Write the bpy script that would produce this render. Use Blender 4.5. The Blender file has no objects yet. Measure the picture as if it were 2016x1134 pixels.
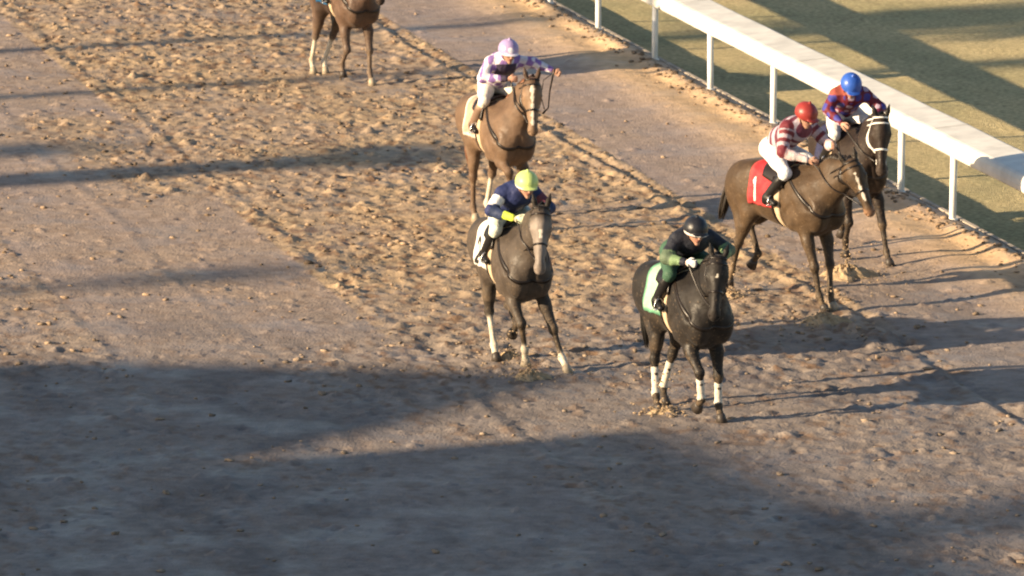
import bpy, math, random
import numpy as np
from mathutils import Vector, Matrix
from mathutils.bvhtree import BVHTree
R_ = math.radians
rng = np.random.default_rng(7); random.seed(7)

# ------------------------------------------------------------------ camera, sky, sun
F_PX, PITCH, HC = 12600.0, R_(10.0), 12.7
scn = bpy.context.scene
cam = bpy.data.objects.new('camera', bpy.data.cameras.new('camera'))
scn.collection.objects.link(cam); scn.camera = cam
cam.data.sensor_width = 36.0; cam.data.lens = F_PX * 36.0 / 2016.0
cam.data.dof.use_dof = True; cam.data.dof.focus_distance = 30.0; cam.data.dof.aperture_fstop = 17.0     # long broadcast lens, a touch soft
cam.data.clip_start = 1.0; cam.data.clip_end = 3000.0
cam.location = (0, 0, HC); cam.rotation_euler = (math.pi/2 - PITCH, 0, 0)

EL, AZ = R_(16.5), math.atan2(-.381, -.924)          # sun elevation, direction towards the sun
SUN = Vector((math.cos(EL)*math.cos(AZ), math.cos(EL)*math.sin(AZ), math.sin(EL)))
w = bpy.data.worlds.new('World'); scn.world = w; w.use_nodes = True
nt = w.node_tree; bg = nt.nodes['Background']; bg.inputs['Strength'].default_value = 0.068
sk = nt.nodes.new('ShaderNodeTexSky'); sk.sky_type = 'NISHITA'; sk.sun_disc = False
sk.sun_elevation = EL; sk.sun_rotation = math.atan2(SUN.x, SUN.y)
nt.links.new(sk.outputs[0], bg.inputs[0])
sl = bpy.data.lights.new('sun', 'SUN'); sl.energy = 5.0; sl.angle = R_(0.5); sl.color = (1.0, .76, .49)
so = bpy.data.objects.new('sun', sl); scn.collection.objects.link(so)
so.rotation_euler = SUN.to_track_quat('Z', 'Y').to_euler()
so.location = (-40, 0, 40)
scn.view_settings.view_transform = 'Standard'; scn.view_settings.look = 'None'
scn.view_settings.exposure = 1.25; scn.view_settings.gamma = 1.0

def ground(px, py, z=0.0):
    """world point at height z seen at a pixel of the 2016 px wide photograph"""
    x = (px-1008)/F_PX; u = -(py-567)/F_PX
    d = np.array([x, math.cos(PITCH)+u*math.sin(PITCH), -math.sin(PITCH)+u*math.cos(PITCH)])
    return d*((z-HC)/d[2]) + np.array([0, 0, HC])
E0 = np.array([4.14, 81.7]); UA = np.array([.230, -.9732]); RB = np.array([.9732, .230])
def ab(a, b, z=0.0):
    p = E0 + a*UA + b*RB
    return Vector((p[0], p[1], z))

# ------------------------------------------------------------------ materials
def mat(name, col=(.5, .5, .5), rough=.6, attr=False, noise=0.0, nscale=20.0, bump=0.0, bscale=60.0, spec=.4, sheen=0.0, metal=0.0, stretch=None):
    m = bpy.data.materials.new(name); m.use_nodes = True
    n = m.node_tree.nodes; l = m.node_tree.links; b = n['Principled BSDF']
    b.inputs['Roughness'].default_value = rough; b.inputs['Specular IOR Level'].default_value = spec
    b.inputs['Metallic'].default_value = metal
    if sheen: b.inputs['Sheen Weight'].default_value = sheen; b.inputs['Sheen Roughness'].default_value = .4
    tc = n.new('ShaderNodeTexCoord'); src = tc.outputs['Object']
    if stretch:
        mp = n.new('ShaderNodeMapping'); mp.inputs['Scale'].default_value = stretch
        l.new(src, mp.inputs[0]); src = mp.outputs[0]
    if attr:
        a = n.new('ShaderNodeAttribute'); a.attribute_name = 'Col'; c = a.outputs['Color']
    else:
        a = n.new('ShaderNodeRGB'); a.outputs[0].default_value = (*col, 1); c = a.outputs[0]
    if noise:
        t = n.new('ShaderNodeTexNoise'); t.inputs['Scale'].default_value = nscale; t.inputs['Detail'].default_value = 6
        l.new(src, t.inputs['Vector'])
        mr = n.new('ShaderNodeMapRange'); mr.inputs[1].default_value = .3; mr.inputs[2].default_value = .7
        mr.inputs[3].default_value = 1-noise; mr.inputs[4].default_value = 1+noise
        l.new(t.outputs[0], mr.inputs[0])
        vm = n.new('ShaderNodeVectorMath'); vm.operation = 'SCALE'
        l.new(c, vm.inputs[0]); l.new(mr.outputs[0], vm.inputs['Scale']); c = vm.outputs[0]
    l.new(c, b.inputs['Base Color'])
    if bump:
        t = n.new('ShaderNodeTexNoise'); t.inputs['Scale'].default_value = bscale; t.inputs['Detail'].default_value = 5
        l.new(src, t.inputs['Vector'])
        bp = n.new('ShaderNodeBump'); bp.inputs['Strength'].default_value = 1.0; bp.inputs['Distance'].default_value = bump
        l.new(t.outputs[0], bp.inputs['Height']); l.new(bp.outputs[0], b.inputs['Normal'])
    return m
M = {}
M['coat'] = mat('horse coat', attr=True, rough=.60, noise=.30, nscale=6, bump=.010, bscale=16, spec=.26, sheen=.05)
n_, l_ = M['coat'].node_tree.nodes, M['coat'].node_tree.links
t_ = n_.new('ShaderNodeTexNoise'); t_.inputs['Scale'].default_value = 5; t_.inputs['Detail'].default_value = 4
q_ = n_.new('ShaderNodeMapRange'); q_.inputs[1].default_value = .35; q_.inputs[2].default_value = .65; q_.inputs[3].default_value = .45; q_.inputs[4].default_value = .72
l_.new([k for k in n_ if k.type == 'TEX_COORD'][0].outputs['Object'], t_.inputs['Vector']); l_.new(t_.outputs[0], q_.inputs[0]); l_.new(q_.outputs[0], n_['Principled BSDF'].inputs['Roughness'])
M['hair'] = mat('horse hair', attr=True, rough=.5, noise=.3, nscale=30, spec=.4)
M['skin'] = mat('person skin', (.45, .24, .16), rough=.55, noise=.1, attr=True)
M['silk'] = mat('silks', attr=True, rough=.6, noise=.12, nscale=12, bump=.022, bscale=15, spec=.25)
M['leather'] = mat('dark leather', (.015, .011, .009), rough=.35, noise=.3, nscale=40)
M['white_strap'] = mat('white strap', (.75, .73, .68), rough=.5, noise=.08)
M['girth_web'] = mat('girth webbing', (.55, .42, .28), rough=.8, noise=.15)
M['steel'] = mat('steel', (.6, .6, .6), rough=.3, metal=1.0)
M['wrap'] = mat('leg wrap', (.56, .52, .44), rough=.85, noise=.14, nscale=25, bump=.004, bscale=80)
M['hoof'] = mat('hoof horn', (.045, .036, .03), rough=.5, noise=.3, nscale=30)
M['pale_hoof'] = mat('pale hoof horn', (.32, .27, .2), rough=.5, noise=.2, nscale=30)
M['eye'] = mat('eye', (.01, .007, .005), rough=.08, spec=.8)
M['shell'] = mat('helmet cover', attr=True, rough=.38, noise=.05, nscale=18, bump=.003, bscale=30)
M['goggle'] = mat('goggle lens', (.03, .03, .035), rough=.1, spec=.8)
M['rail'] = mat('white rail', (.68, .665, .61), rough=.5, noise=.16, nscale=3.5, spec=.5, bump=.002, bscale=3)
M['post'] = mat('white post', (.78, .78, .75), rough=.42, noise=.10, nscale=5, spec=.5)
M['concrete'] = mat('concrete', (.40, .35, .29), rough=.9, noise=.25, nscale=4, bump=.006, bscale=30)
M['clod'] = mat('clods', attr=True, rough=.95, noise=.25, nscale=14, bump=.01, bscale=50, spec=.15)

def colored(name, attr=True):
    return M[name]

# ------------------------------------------------------------------ object helpers
def tag(o, label=None, cat=None, group=None, kind=None):
    if label: o['label'] = label
    if cat: o['category'] = cat
    if group: o['group'] = group
    if kind: o['kind'] = kind
    return o
def mesh_obj(name, v, f, m, parent=None, col=None, smooth=True):
    me = bpy.data.meshes.new(name)
    v = np.asarray(v, dtype=np.float32); 
    if isinstance(f, np.ndarray):
        k = f.shape[1]; nf = len(f)
        me.vertices.add(len(v)); me.vertices.foreach_set('co', v.ravel())
        me.loops.add(nf*k); me.loops.foreach_set('vertex_index', f.astype(np.int32).ravel())
        me.polygons.add(nf); me.polygons.foreach_set('loop_start', np.arange(nf, dtype=np.int32)*k)
        try: me.polygons.foreach_set('loop_total', np.full(nf, k, dtype=np.int32))
        except Exception: pass
        me.update(calc_edges=True)
    else:
        me.from_pydata([tuple(map(float, p)) for p in v], [], f); me.update()
    if smooth: me.polygons.foreach_set('use_smooth', np.ones(len(me.polygons), dtype=bool))
    if col is not None:
        a = me.attributes.new('Col', 'FLOAT_COLOR', 'POINT')
        c = np.ones((len(v), 4), dtype=np.float32); c[:, :3] = col
        a.data.foreach_set('color', c.ravel())
    me.materials.append(m)
    o = bpy.data.objects.new(name, me); scn.collection.objects.link(o)
    if parent: o.parent = parent
    return o
class MB:
    """collects shapes; every vertex keeps a colour"""
    def __init__(s): s.v = []; s.f = []; s.c = []
    def add(s, v, f, col=(.5, .5, .5)):
        n = len(s.v); s.v += [tuple(p) for p in v]; s.f += [tuple(i+n for i in q) for q in f]; s.c += [col]*len(v)
    def box(s, c, d, rot=None, col=(.5, .5, .5)):
        v = [Vector((x*d[0]/2, y*d[1]/2, z*d[2]/2)) for x in (-1, 1) for y in (-1, 1) for z in (-1, 1)]
        if rot is not None: v = [rot @ p for p in v]
        s.add([p+Vector(c) for p in v], [(0, 1, 3, 2), (4, 6, 7, 5), (0, 4, 5, 1), (2, 3, 7, 6), (0, 2, 6, 4), (1, 5, 7, 3)], col)
    def tube(s, pts, rad, n=10, col=(.5, .5, .5), cap=True, flat=None):
        pts = [Vector(p) for p in pts]
        if not hasattr(rad, '__len__'): rad = [rad]*len(pts)
        t0 = (pts[1]-pts[0]).normalized(); up = t0.orthogonal().normalized(); base = len(s.v); vs = []
        for i, p in enumerate(pts):
            t = (pts[min(i+1, len(pts)-1)]-pts[max(i-1, 0)]).normalized()
            up = (up - t*up.dot(t)).normalized(); sd = t.cross(up)
            for k in range(n):
                a = 2*math.pi*k/n
                vs.append(p + (up*math.cos(a) + sd*math.sin(a)*(flat or 1))*rad[i])
        fs = []
        for i in range(len(pts)-1):
            for k in range(n):
                fs.append((i*n+k, i*n+(k+1) % n, (i+1)*n+(k+1) % n, (i+1)*n+k))
        if cap: fs.append(tuple(range(n))[::-1]); fs.append(tuple((len(pts)-1)*n+k for k in range(n)))
        s.add(vs, fs, col)
    def ball(s, c, r, n=10, col=(.5, .5, .5)):
        if not hasattr(r, '__len__'): r = (r, r, r)
        vs = [(c[0], c[1], c[2]-r[2])]
        for i in range(1, n):
            t = -math.pi/2+math.pi*i/n
            for k in range(2*n):
                a = math.pi*k/n
                vs.append((c[0]+r[0]*math.cos(t)*math.cos(a), c[1]+r[1]*math.cos(t)*math.sin(a), c[2]+r[2]*math.sin(t)))
        vs.append((c[0], c[1], c[2]+r[2])); m = 2*n; fs = []
        for k in range(m):
            fs.append((0, 1+(k+1) % m, 1+k)); fs.append((len(vs)-1, 1+(n-2)*m+k, 1+(n-2)*m+(k+1) % m))
            for i in range(n-2): fs.append((1+i*m+k, 1+i*m+(k+1) % m, 1+(i+1)*m+(k+1) % m, 1+(i+1)*m+k))
        s.add(vs, fs, col)
    def build(s, name, m, parent=None, smooth=True):
        return mesh_obj(name, s.v, s.f, m, parent, np.array(s.c), smooth)

# ------------------------------------------------------------------ implicit surfaces (smooth union of limbs) -> one continuous mesh
class SDF:
    def __init__(s): s.p = []
    def cap(s, a, b, ra, rb, k=.04, col=(.5, .5, .5), sc=(1, 1, 1), R=None, sub=False):
        s.p.append(dict(a=np.array(a, float), b=np.array(b, float), ra=ra, rb=rb, k=k, col=col, sc=np.array(sc, float), R=R, sub=sub, t='c'))
    def ell(s, c, r, k=.04, col=(.5, .5, .5), R=None, sub=False):
        s.p.append(dict(a=np.array(c, float), r=np.array(r, float), k=k, col=col, R=R, sub=sub, t='e'))
    def dist(s, p, X):
        if p['t'] == 'e':
            q = X-p['a']
            if p['R'] is not None: q = q @ p['R']
            k0 = np.sqrt(((q/p['r'])**2).sum(-1)); k1 = np.sqrt(((q/p['r']**2)**2).sum(-1))+1e-9
            return k0*(k0-1)/k1
        q = X-p['a']; d = p['b']-p['a']
        if p['R'] is not None: q = q @ p['R']; d = d @ p['R']
        q = q/p['sc']; d = d/p['sc']
        t = np.clip((q @ d)/max(d @ d, 1e-9), 0, 1)
        e = q - t[..., None]*d
        return (np.sqrt((e**2).sum(-1)) - (p['ra']+(p['rb']-p['ra'])*t))*p['sc'].min()
    def bbox(s, p):
        if p['t'] == 'e': m = p['r'].max(); return p['a']-m, p['a']+m
        m = max(p['ra'], p['rb'])*p['sc'].max()
        return np.minimum(p['a'], p['b'])-m, np.maximum(p['a'], p['b'])+m
    def mesh(s, h):
        bs = [s.bbox(p) for p in s.p if not p['sub']]
        lo = np.min([b[0] for b in bs], 0)-3*h-.02; hi = np.max([b[1] for b in bs], 0)+3*h+.02
        n = np.ceil((hi-lo)/h).astype(int)+1
        G = np.full(n, 1.0, dtype=np.float32)
        ax = [lo[i]+h*np.arange(n[i]) for i in range(3)]
        for p in s.p:
            b0, b1 = s.bbox(p); m = p['k']+3*h
            i0 = np.maximum(((b0-m-lo)/h).astype(int), 0); i1 = np.minimum(((b1+m-lo)/h).astype(int)+2, n)
            if (i1 <= i0).any(): continue
            sl_ = tuple(slice(i0[i], i1[i]) for i in range(3))
            X = np.stack(np.meshgrid(*[ax[i][sl_[i]] for i in range(3)], indexing='ij'), -1)
            d = s.dist(p, X).astype(np.float32); g = G[sl_]; k = p['k']
            if p['sub']:
                d = -d; hh = np.maximum(k-np.abs(d-g), 0)/k; G[sl_] = np.maximum(d, g)+hh*hh*k*.25
            else:
                hh = np.maximum(k-np.abs(d-g), 0)/k; G[sl_] = np.minimum(d, g)-hh*hh*k*.25
        V, Fq = surface_nets(G, lo, h)
        C = s.colors(V)
        return V, Fq, C
    def colors(s, V):
        W = np.zeros(len(V)); C = np.zeros((len(V), 3))
        for p in s.p:
            if p['sub']: continue
            d = s.dist(p, V); w_ = np.exp(-np.maximum(d, -.02)/.009)
            W += w_; C += w_[:, None]*np.array(p['col'])
        return C/(W[:, None]+1e-12)
def surface_nets(G, lo, h):
    S = G < 0; n = np.array(G.shape)
    cnt = np.zeros(n-1, dtype=np.int8)
    offs = [(i, j, k) for i in (0, 1) for j in (0, 1) for k in (0, 1)]
    for o in offs: cnt += S[o[0]:n[0]-1+o[0], o[1]:n[1]-1+o[1], o[2]:n[2]-1+o[2]]
    act = np.argwhere((cnt > 0) & (cnt < 8)); idx = np.full(n-1, -1, dtype=np.int64)
    idx[tuple(act.T)] = np.arange(len(act))
    vals = {o: G[tuple((act+np.array(o)).T)] for o in offs}
    acc = np.zeros((len(act), 3)); c = np.zeros(len(act))
    for o in offs:
        for d in range(3):
            if o[d]: continue
            q = list(o); q[d] = 1; q = tuple(q); a, b = vals[o], vals[q]
            cr = (a < 0) != (b < 0); t = np.where(cr, a/(a-b+1e-12), 0)
            P = np.tile(np.array(o, float), (len(act), 1)); P[:, d] = t
            acc[cr] += P[cr]; c[cr] += 1
    V = lo + h*(act + acc/c[:, None])
    F = []
    for d in range(3):
        e, f = [(1, 2), (2, 0), (0, 1)][d]
        A = np.moveaxis(S, d, 0)[:-1]; B = np.moveaxis(S, d, 0)[1:]
        pts = np.argwhere(np.moveaxis(A != B, 0, d))
        pts = pts[(pts[:, e] > 0) & (pts[:, f] > 0) & (pts[:, e] < n[e]-1) & (pts[:, f] < n[f]-1)]
        sg = S[tuple(pts.T)]
        de = np.zeros(3, int); de[e] = 1; df = np.zeros(3, int); df[f] = 1
        q = np.stack([idx[tuple(x.T)] for x in (pts-de-df, pts-df, pts, pts-de)], 1)
        q[~sg] = q[~sg][:, ::-1]; F.append(q)
    return V, np.concatenate(F)

def bvh_of(V, Fq): return BVHTree.FromPolygons([tuple(p) for p in V], [tuple(int(i) for i in q) for q in Fq])
def hit(bvh, c, d, off=0.0, far=1.0, miss=.15):
    """outermost point of the surface met when coming in along -d towards c, pushed outwards by off"""
    c = Vector(c); d = Vector(d).normalized()
    p, nn, i, ds = bvh.ray_cast(c+d*far, -d, far)
    if p is None: return c+d*(miss+off)
    return p+d*off
def sheet(grid_out, grid_in, closed_u=False):
    """thin double sided sheet from two grids [i][j] of points"""
    a = len(grid_out); b = len(grid_out[0]); v = [p for r in grid_out for p in r]+[p for r in grid_in for p in r]; f = []
    N = a*b
    for i in range(a if closed_u else a-1):
        i2 = (i+1) % a
        for j in range(b-1):
            f.append((i*b+j, i2*b+j, i2*b+j+1, i*b+j+1)); f.append((N+i*b+j, N+i*b+j+1, N+i2*b+j+1, N+i2*b+j))
        f.append((i*b, N+i*b, N+i2*b, i2*b)); f.append((i*b+b-1, i2*b+b-1, N+i2*b+b-1, N+i*b+b-1))
    if not closed_u:
        for j in range(b-1):
            f.append((j, j+1, N+j+1, N+j)); f.append(((a-1)*b+j, N+(a-1)*b+j, N+(a-1)*b+j+1, (a-1)*b+j+1))
    return v, f
def ring(mb, bvh, c, e1, e2, ax, width, off=.006, n=40, far=.6, a0=0, a1=360, miss=.1, col=(.5, .5, .5)):
    """flat strap laid round a body: centre c, plane e1/e2, strap width along ax"""
    c = Vector(c); e1 = Vector(e1).normalized(); e2 = Vector(e2).normalized(); ax = Vector(ax).normalized()
    full = (a1-a0) >= 359.9; m = n if full else n+1; go = []; gi = []
    for i in range(m):
        t = R_(a0+(a1-a0)*i/n); d = e1*math.cos(t)+e2*math.sin(t)
        go.append([hit(bvh, c+ax*s_*width/2, d, off, far, miss) for s_ in (-1, 1)])
        gi.append([hit(bvh, c+ax*s_*width/2, d, -.004, far, miss) for s_ in (-1, 1)])
    v, f = sheet(go, gi, full); mb.add(v, f, col)
def lerp(a, b, t): return np.array(a)+(np.array(b)-np.array(a))*t
def ik(A, B, l1, l2, pole):
    """joint between A and B for two bones, bending towards pole"""
    A = np.array(A, float); B = np.array(B, float); d = B-A; L = np.linalg.norm(d)
    if L > (l1+l2)*.998: s_ = L/((l1+l2)*.998); l1 *= s_; l2 *= s_
    x = (l1*l1-l2*l2+L*L)/(2*L); hgt = math.sqrt(max(l1*l1-x*x, 1e-8))
    u = d/L; p = np.array(pole, float); p -= u*(p@u); p /= np.linalg.norm(p)
    return A+u*x+p*hgt

def vnoise(x, y, s):
    r_ = np.random.default_rng(s); T = r_.random((256, 256)).astype(np.float32)
    xi = np.floor(x).astype(int); yi = np.floor(y).astype(int); fx = x-xi; fy = y-yi
    fx = fx*fx*(3-2*fx); fy = fy*fy*(3-2*fy); g = lambda i, j: T[i & 255, j & 255]
    return (g(xi, yi)*(1-fx)+g(xi+1, yi)*fx)*(1-fy)+(g(xi, yi+1)*(1-fx)+g(xi+1, yi+1)*fx)*fy
def fbm(x, y, s, o=4):
    v = 0; a = .5
    for i in range(o): v = v+a*vnoise(x*2**i, y*2**i, s+i); a *= .5
    return v
def sm(e0, e1, x):
    t = np.clip((x-e0)/(e1-e0), 0, 1); return t*t*(3-2*t)

# ------------------------------------------------------------------ horse
def build_horse(name, label, P0, head_deg, cols, front, hind, poll, muzz, dz=0.0, cloth=None, number=None, face=None, wraps=(), bridle='leather', blaze=None, voxel=.0125, ear=1.0, tailpath=None, group='race horses galloping down the track'):
    base, dark, sock = cols['coat'], cols['points'], (.62, .56, .45)
    S = SDF(); c = base
    z = dz
    belly = cols.get('belly', base)
    # trunk
    S.ell((.20, 0, 1.15+z), (.40, .275, .375), .08, c)
    S.ell((-.20, 0, 1.185+z), (.56, .295, .34), .12, belly)
    S.ell((-.62, 0, 1.26+z), (.42, .25, .27), .12, c)
    for y in (-1, 1):
        S.ell((-.74, y*.125, 1.27+z), (.33, .165, .27), .08, c)          # haunch
        S.ell((-.93, y*.11, 1.20+z), (.16, .12, .24), .07, c)            # buttock
        S.cap((.02, y*.14, 1.42+z), (.40, y*.165, 1.12+z), .10, .115, .07, c)  # shoulder blade
        S.ell((.44, y*.125, 1.06+z), (.145, .125, .20), .04, c)           # breast muscle
        S.cap((.34, y*.17, 1.08+z), (.12, y*.175, .93+z), .10, .085, .06, c)   # upper arm
        S.cap((-.10, y*.10, 1.40+z), (-.62, y*.12, 1.42+z), .11, .12, .08, c)
    S.cap((.16, 0, 1.47+z), (-.14, 0, 1.45+z), .075, .08, .10, c)       # withers
    S.cap((-.45, 0, 1.44+z), (-.90, 0, 1.42+z), .09, .08, .10, c)       # croup
    S.cap((.60, 0, 1.18+z), (.56, 0, .92+z), .035, .035, .05, c, sub=True)
    for y in (-1, 1):
        S.cap((.26, y*.275, 1.44+z), (.46, y*.245, 1.16+z), .018, .020, .06, c, sub=True)
        S.cap((-.06, y*.330, 1.36+z), (.02, y*.300, 1.02+z), .020, .018, .07, c, sub=True)
        S.cap((.20, y*.31, 1.16+z), (.05, y*.285, 1.04+z), .012, .016, .05, c, sub=True)
        S.cap((-.47, y*.325, 1.38+z), (-.42, y*.290, 1.08+z), .022, .022, .07, c, sub=True)
        for q in range(5): S.cap((-.16-.07*q, y*.322, 1.30+z), (-.20-.07*q, y*.300, 1.02+z), .010, .010, .035, c, sub=True)
    # neck
    P = np.array(poll, float); Mz = np.array(muzz, float); u = (Mz-P); L = np.linalg.norm(u); u /= L
    N0 = np.array((.30, 0, 1.24+z)); throat = P+u*.16+np.array((-.03, 0, -.03))
    nd = (P-N0)/np.linalg.norm(P-N0)
    S.cap(N0, lerp(N0, P, .5)+(0.0, 0, -.03), .26, .18, .10, c, sc=(1, .66, 1))
    S.cap(lerp(N0, P, .45)+(0, 0, -.03), P+u*.08-nd*.06, .18, .112, .07, c, sc=(1, .70, 1))
    S.cap((.10, 0, 1.44+z), lerp((.10, 0, 1.44+z), P, .55)+(0, 0, .035), .085, .07, .09, c, sc=(1, .8, 1))
    S.cap(lerp((.10, 0, 1.44+z), P, .55)+(0, 0, .035), P-nd*.02, .07, .06, .08, c, sc=(1, .8, 1))
    for y in (-1, 1):
        S.cap((.36, y*.10, 1.16+z), lerp(N0, P, .75)+(0.03, y*.045, -.06), .06, .035, .07, c)    # neck muscle
    # head
    fa = R_(-head_deg if face is None else face); n0 = np.array((math.cos(fa), math.sin(fa), .0)); n_ = n0-u*(n0@u); n_ /= np.linalg.norm(n_)                                                # forehead normal
    v_ = np.cross(n_, u); v_ /= np.linalg.norm(v_)
    RM = np.stack([u, v_, n_], 1)
    def H(a, b, c_): return P+u*a*L/.60+v_*b+n_*c_
    S.ell(H(.09, 0, 0), (.145, .106, .108), .05, c, R=RM)
    S.ell(H(.16, 0, -.01), (.125, .108, .095), .05, c, R=RM)
    for y in (-1, 1):
        S.ell(H(.19, y*.050, -.075), (.13, .044, .10), .04, c, R=RM)   # cheek
        S.ell(H(.165, y*.092, .024), (.042, .024, .030), .025, c, R=RM)   # eye socket
        S.cap(H(.25, y*.062, .0), H(.40, y*.046, -.005), .012, .010, .03, c)
        e0 = H(-.02, y*.060, .02); e1 = e0 - u*.15*ear + v_*y*.035 + n_*.02
        S.cap(e0, lerp(e0, e1, .5), .026, .030, .02, dark, sc=(1, 1, 1)); S.cap(lerp(e0, e1, .5), e1, .030, .008, .012, dark)
    S.cap(H(.12, 0, .025), H(.50, 0, .018), .086, .058, .05, c, sc=(1, .86, 1), R=RM)
    S.ell(H(.545, 0, -.012), (.068, .064, .066), .04, cols.get('muzzle', dark), R=RM)
    S.cap(H(.24, 0, -.09), H(.52, 0, -.045), .045, .034, .05, c)
    S.ell(H(.56, 0, -.055), (.035, .032, .024), .025, cols.get('muzzle', dark), R=RM)
    for y in (-1, 1):
        S.ell(H(.560, y*.030, .022), (.026, .018, .020), .015, cols.get('muzzle', dark), R=RM)
        S.ell(H(.572, y*.036, .022), (.017, .011, .012), .01, R=RM, sub=True)
    hooves = []; segs = {}
    legc = cols.get('leg', dark)
    def leg_lower(K, Fk, Hf, key, front_leg, pale):
        sc_ = key in cols.get('socks', {})
        lo_c = sock if sc_ else legc
        so_ = cols.get('socks', {}).get(key, 0)
        kc = legc
        r0 = .060 if front_leg else .062
        S.ell(K, (.052, .050, .062), .03, kc)
        m = lerp(K, Fk, .30)
        if so_ > 0 and so_ < 1:
            q = lerp(K, Fk, 1-so_)
            S.cap(K, q, .035, .028, .025, kc); S.cap(q+(Fk-K)*.03, Fk, .031, .032, .012, lo_c)
        else:
            S.cap(K, Fk, .035, .029, .03, kc)
            S.cap(lerp(K, Fk, .05)-np.array((.024, 0, 0)), Fk-np.array((.018, 0, 0)), .020, .020, .02, kc)   # tendon
        S.ell(Fk, (.043, .040, .045), .02, lo_c)
        S.ell(Fk-np.array((.024, 0, .008)), (.026, .030, .034), .02, lo_c)
        dr = (Hf-Fk)/np.linalg.norm(Hf-Fk)
        S.cap(Fk, Fk+dr*.13, .032, .038, .025, lo_c)
        # hoof: own mesh, flat sole
        ax = dr; mb = MB(); n = 14; vs = []
        toe = np.array((1.0, 0, 0)) - ax*ax[0]; toe = toe/np.linalg.norm(toe); sd = np.cross(ax, toe)
        flat = Hf[2] < .06
        st = [(.105, .040), (.125, .046), (.20, .064)]
        for q, (t, r) in enumerate(st):
            for k in range(n):
                a = 2*math.pi*k/n
                p = Fk+ax*t + toe*(r*math.cos(a)*1.1+.008) + sd*r*math.sin(a)
                if q == 2 and flat: p = np.array((p[0], p[1], max(Hf[2], 0)+.002))
                vs.append(p)
        fs = [(i*n+k, i*n+(k+1) % n, (i+1)*n+(k+1) % n, (i+1)*n+k) for i in range(2) for k in range(n)]
        fs += [tuple(range(n))[::-1], tuple(range(2*n, 3*n))]
        mb.add(vs, fs); hooves.append((mb, pale))
        segs[key] = (K, Fk)
    for key, y in (('R', -1), ('L', 1)):
        hx, hy, hz, ps = front[key]; pole = front.get('pole'+key, (1, 0, .15))
        fwd = max(-.12, min(.16, hx*.25))
        E = np.array((.12+fwd, y*.165, .90+z+abs(fwd)*.2))
        Hf = np.array((hx, hy, hz)); Fk = Hf+np.array((-math.sin(R_(ps))*.20, -(hy-E[1])*.15, math.cos(R_(ps))*.20))
        K = ik(E, Fk, .43, .29, pole)
        S.cap(E+np.array((-.03, 0, .10)), lerp(E, K, .45), .088, .066, .07, c, sc=(1, .85, 1))
        S.cap(lerp(E, K, .40), K, .068, .045, .04, lerp(c, legc, .4))
        S.cap(E+np.array((-.10, 0, .06)), lerp(E, K, .4)-np.array((.02, 0, 0)), .05, .04, .05, c)
        leg_lower(K, Fk, Hf, 'F'+key, True, ('F'+key) in cols.get('pale', ()))
    for key, y in (('R', -1), ('L', 1)):
        hx, hy, hz, ps = hind[key]
        fwd = max(-.05, min(.16, (hx+.85)*.28))
        T = np.array((-.60+fwd, y*.17, .98+z+max(fwd, 0)*.25))          # stifle
        Hf = np.array((hx, hy, hz)); Fk = Hf+np.array((-math.sin(R_(ps))*.20, -(hy-T[1])*.12, math.cos(R_(ps))*.20))
        K = ik(T, Fk, .46, .37, hind.get('pole'+key, (-1, 0, .1)))
        S.cap((-.76, y*.13, 1.26+z), T, .20, .125, .09, c, sc=(1, .80, 1))
        S.cap(T, lerp(T, K, .55), .115, .070, .06, c, sc=(1, .82, 1))
        S.cap((-.96, y*.12, 1.16+z), lerp(T, K, .7)+np.array((-.03, 0, 0)), .11, .050, .08, c, sc=(1, .8, 1))
        S.cap(lerp(T, K, .5), K, .068, .046, .04, lerp(c, legc, .5))
        S.cap(lerp(T, K, .7)-np.array((.05, 0, 0)), K+np.array((-.045, 0, .035)), .022, .022, .02, legc)
        S.ell(K+np.array((-.042, 0, .03)), (.026, .026, .04), .02, legc)
        leg_lower(K, Fk, Hf, 'H'+key, False, ('H'+key) in cols.get('pale', ()))
    V, Fq, C = S.mesh(voxel)
    # blaze and colour variation
    rel = V-P; hu = rel@u*.60/L; hv = rel@v_; hn = rel@n_
    if 'facec' in cols:
        fm = (sm(.06, .16, hu)*sm(-.06, .0, hn)*(hu < .75)*(np.abs(hv) < .12)*(hn < .2)*.9)[:, None]; C = C*(1-fm)+np.array(cols['facec'])*fm
    if blaze:
        for (a0, a1, w0, w1, off) in blaze:
            t = np.clip((hu-a0)/(a1-a0), 0, 1); wd = w0+(w1-w0)*t + .006*np.sin(hu*70)
            m = (hu > a0) & (hu < a1) & (np.abs(hv-off) < wd) & (hn > .0)
            C[m] = (.66, .60, .50)
    # flat patches of browner hair on flank, muzzle and back
    nz = np.sin(V[:, 0]*7+V[:, 2]*5)*np.sin(V[:, 1]*9+V[:, 2]*8+1)
    C *= (1+.12*nz)[:, None]
    dust = np.clip(.42-V[:, 2], 0, .42)/.42*.22
    C = C*(1-dust[:, None])+np.array((.22, .16, .10))*dust[:, None]
    C = C + (np.exp(-((V[:, 2]-.95)/.15)**2)*.03)[:, None]*np.array((.16, .11, .06))
    r3 = np.random.default_rng(17); pz = np.clip(1.25-V[:, 2], 0, 1)**2*.16+.012; mk = r3.random(len(V)) < pz; C[mk] = C[mk]*.55+np.array((.24, .17, .105))*.45
    pt = vnoise(V[:, 0]*9+V[:, 1]*5, V[:, 2]*9, 5); m2 = np.clip((pt-.62)*3, 0, 1)*np.clip(1.1-V[:, 2], 0, 1); C = C*(1-m2[:, None]*.6)+np.array((.22, .155, .095))*m2[:, None]*.6
    g = ground(*P0); rz = R_(head_deg)-math.pi/2
    o = mesh_obj(name, V, Fq, M['coat'], None, C)
    o.location = (g[0], g[1], 0); o.rotation_euler = (0, 0, rz)
    zs = []
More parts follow.
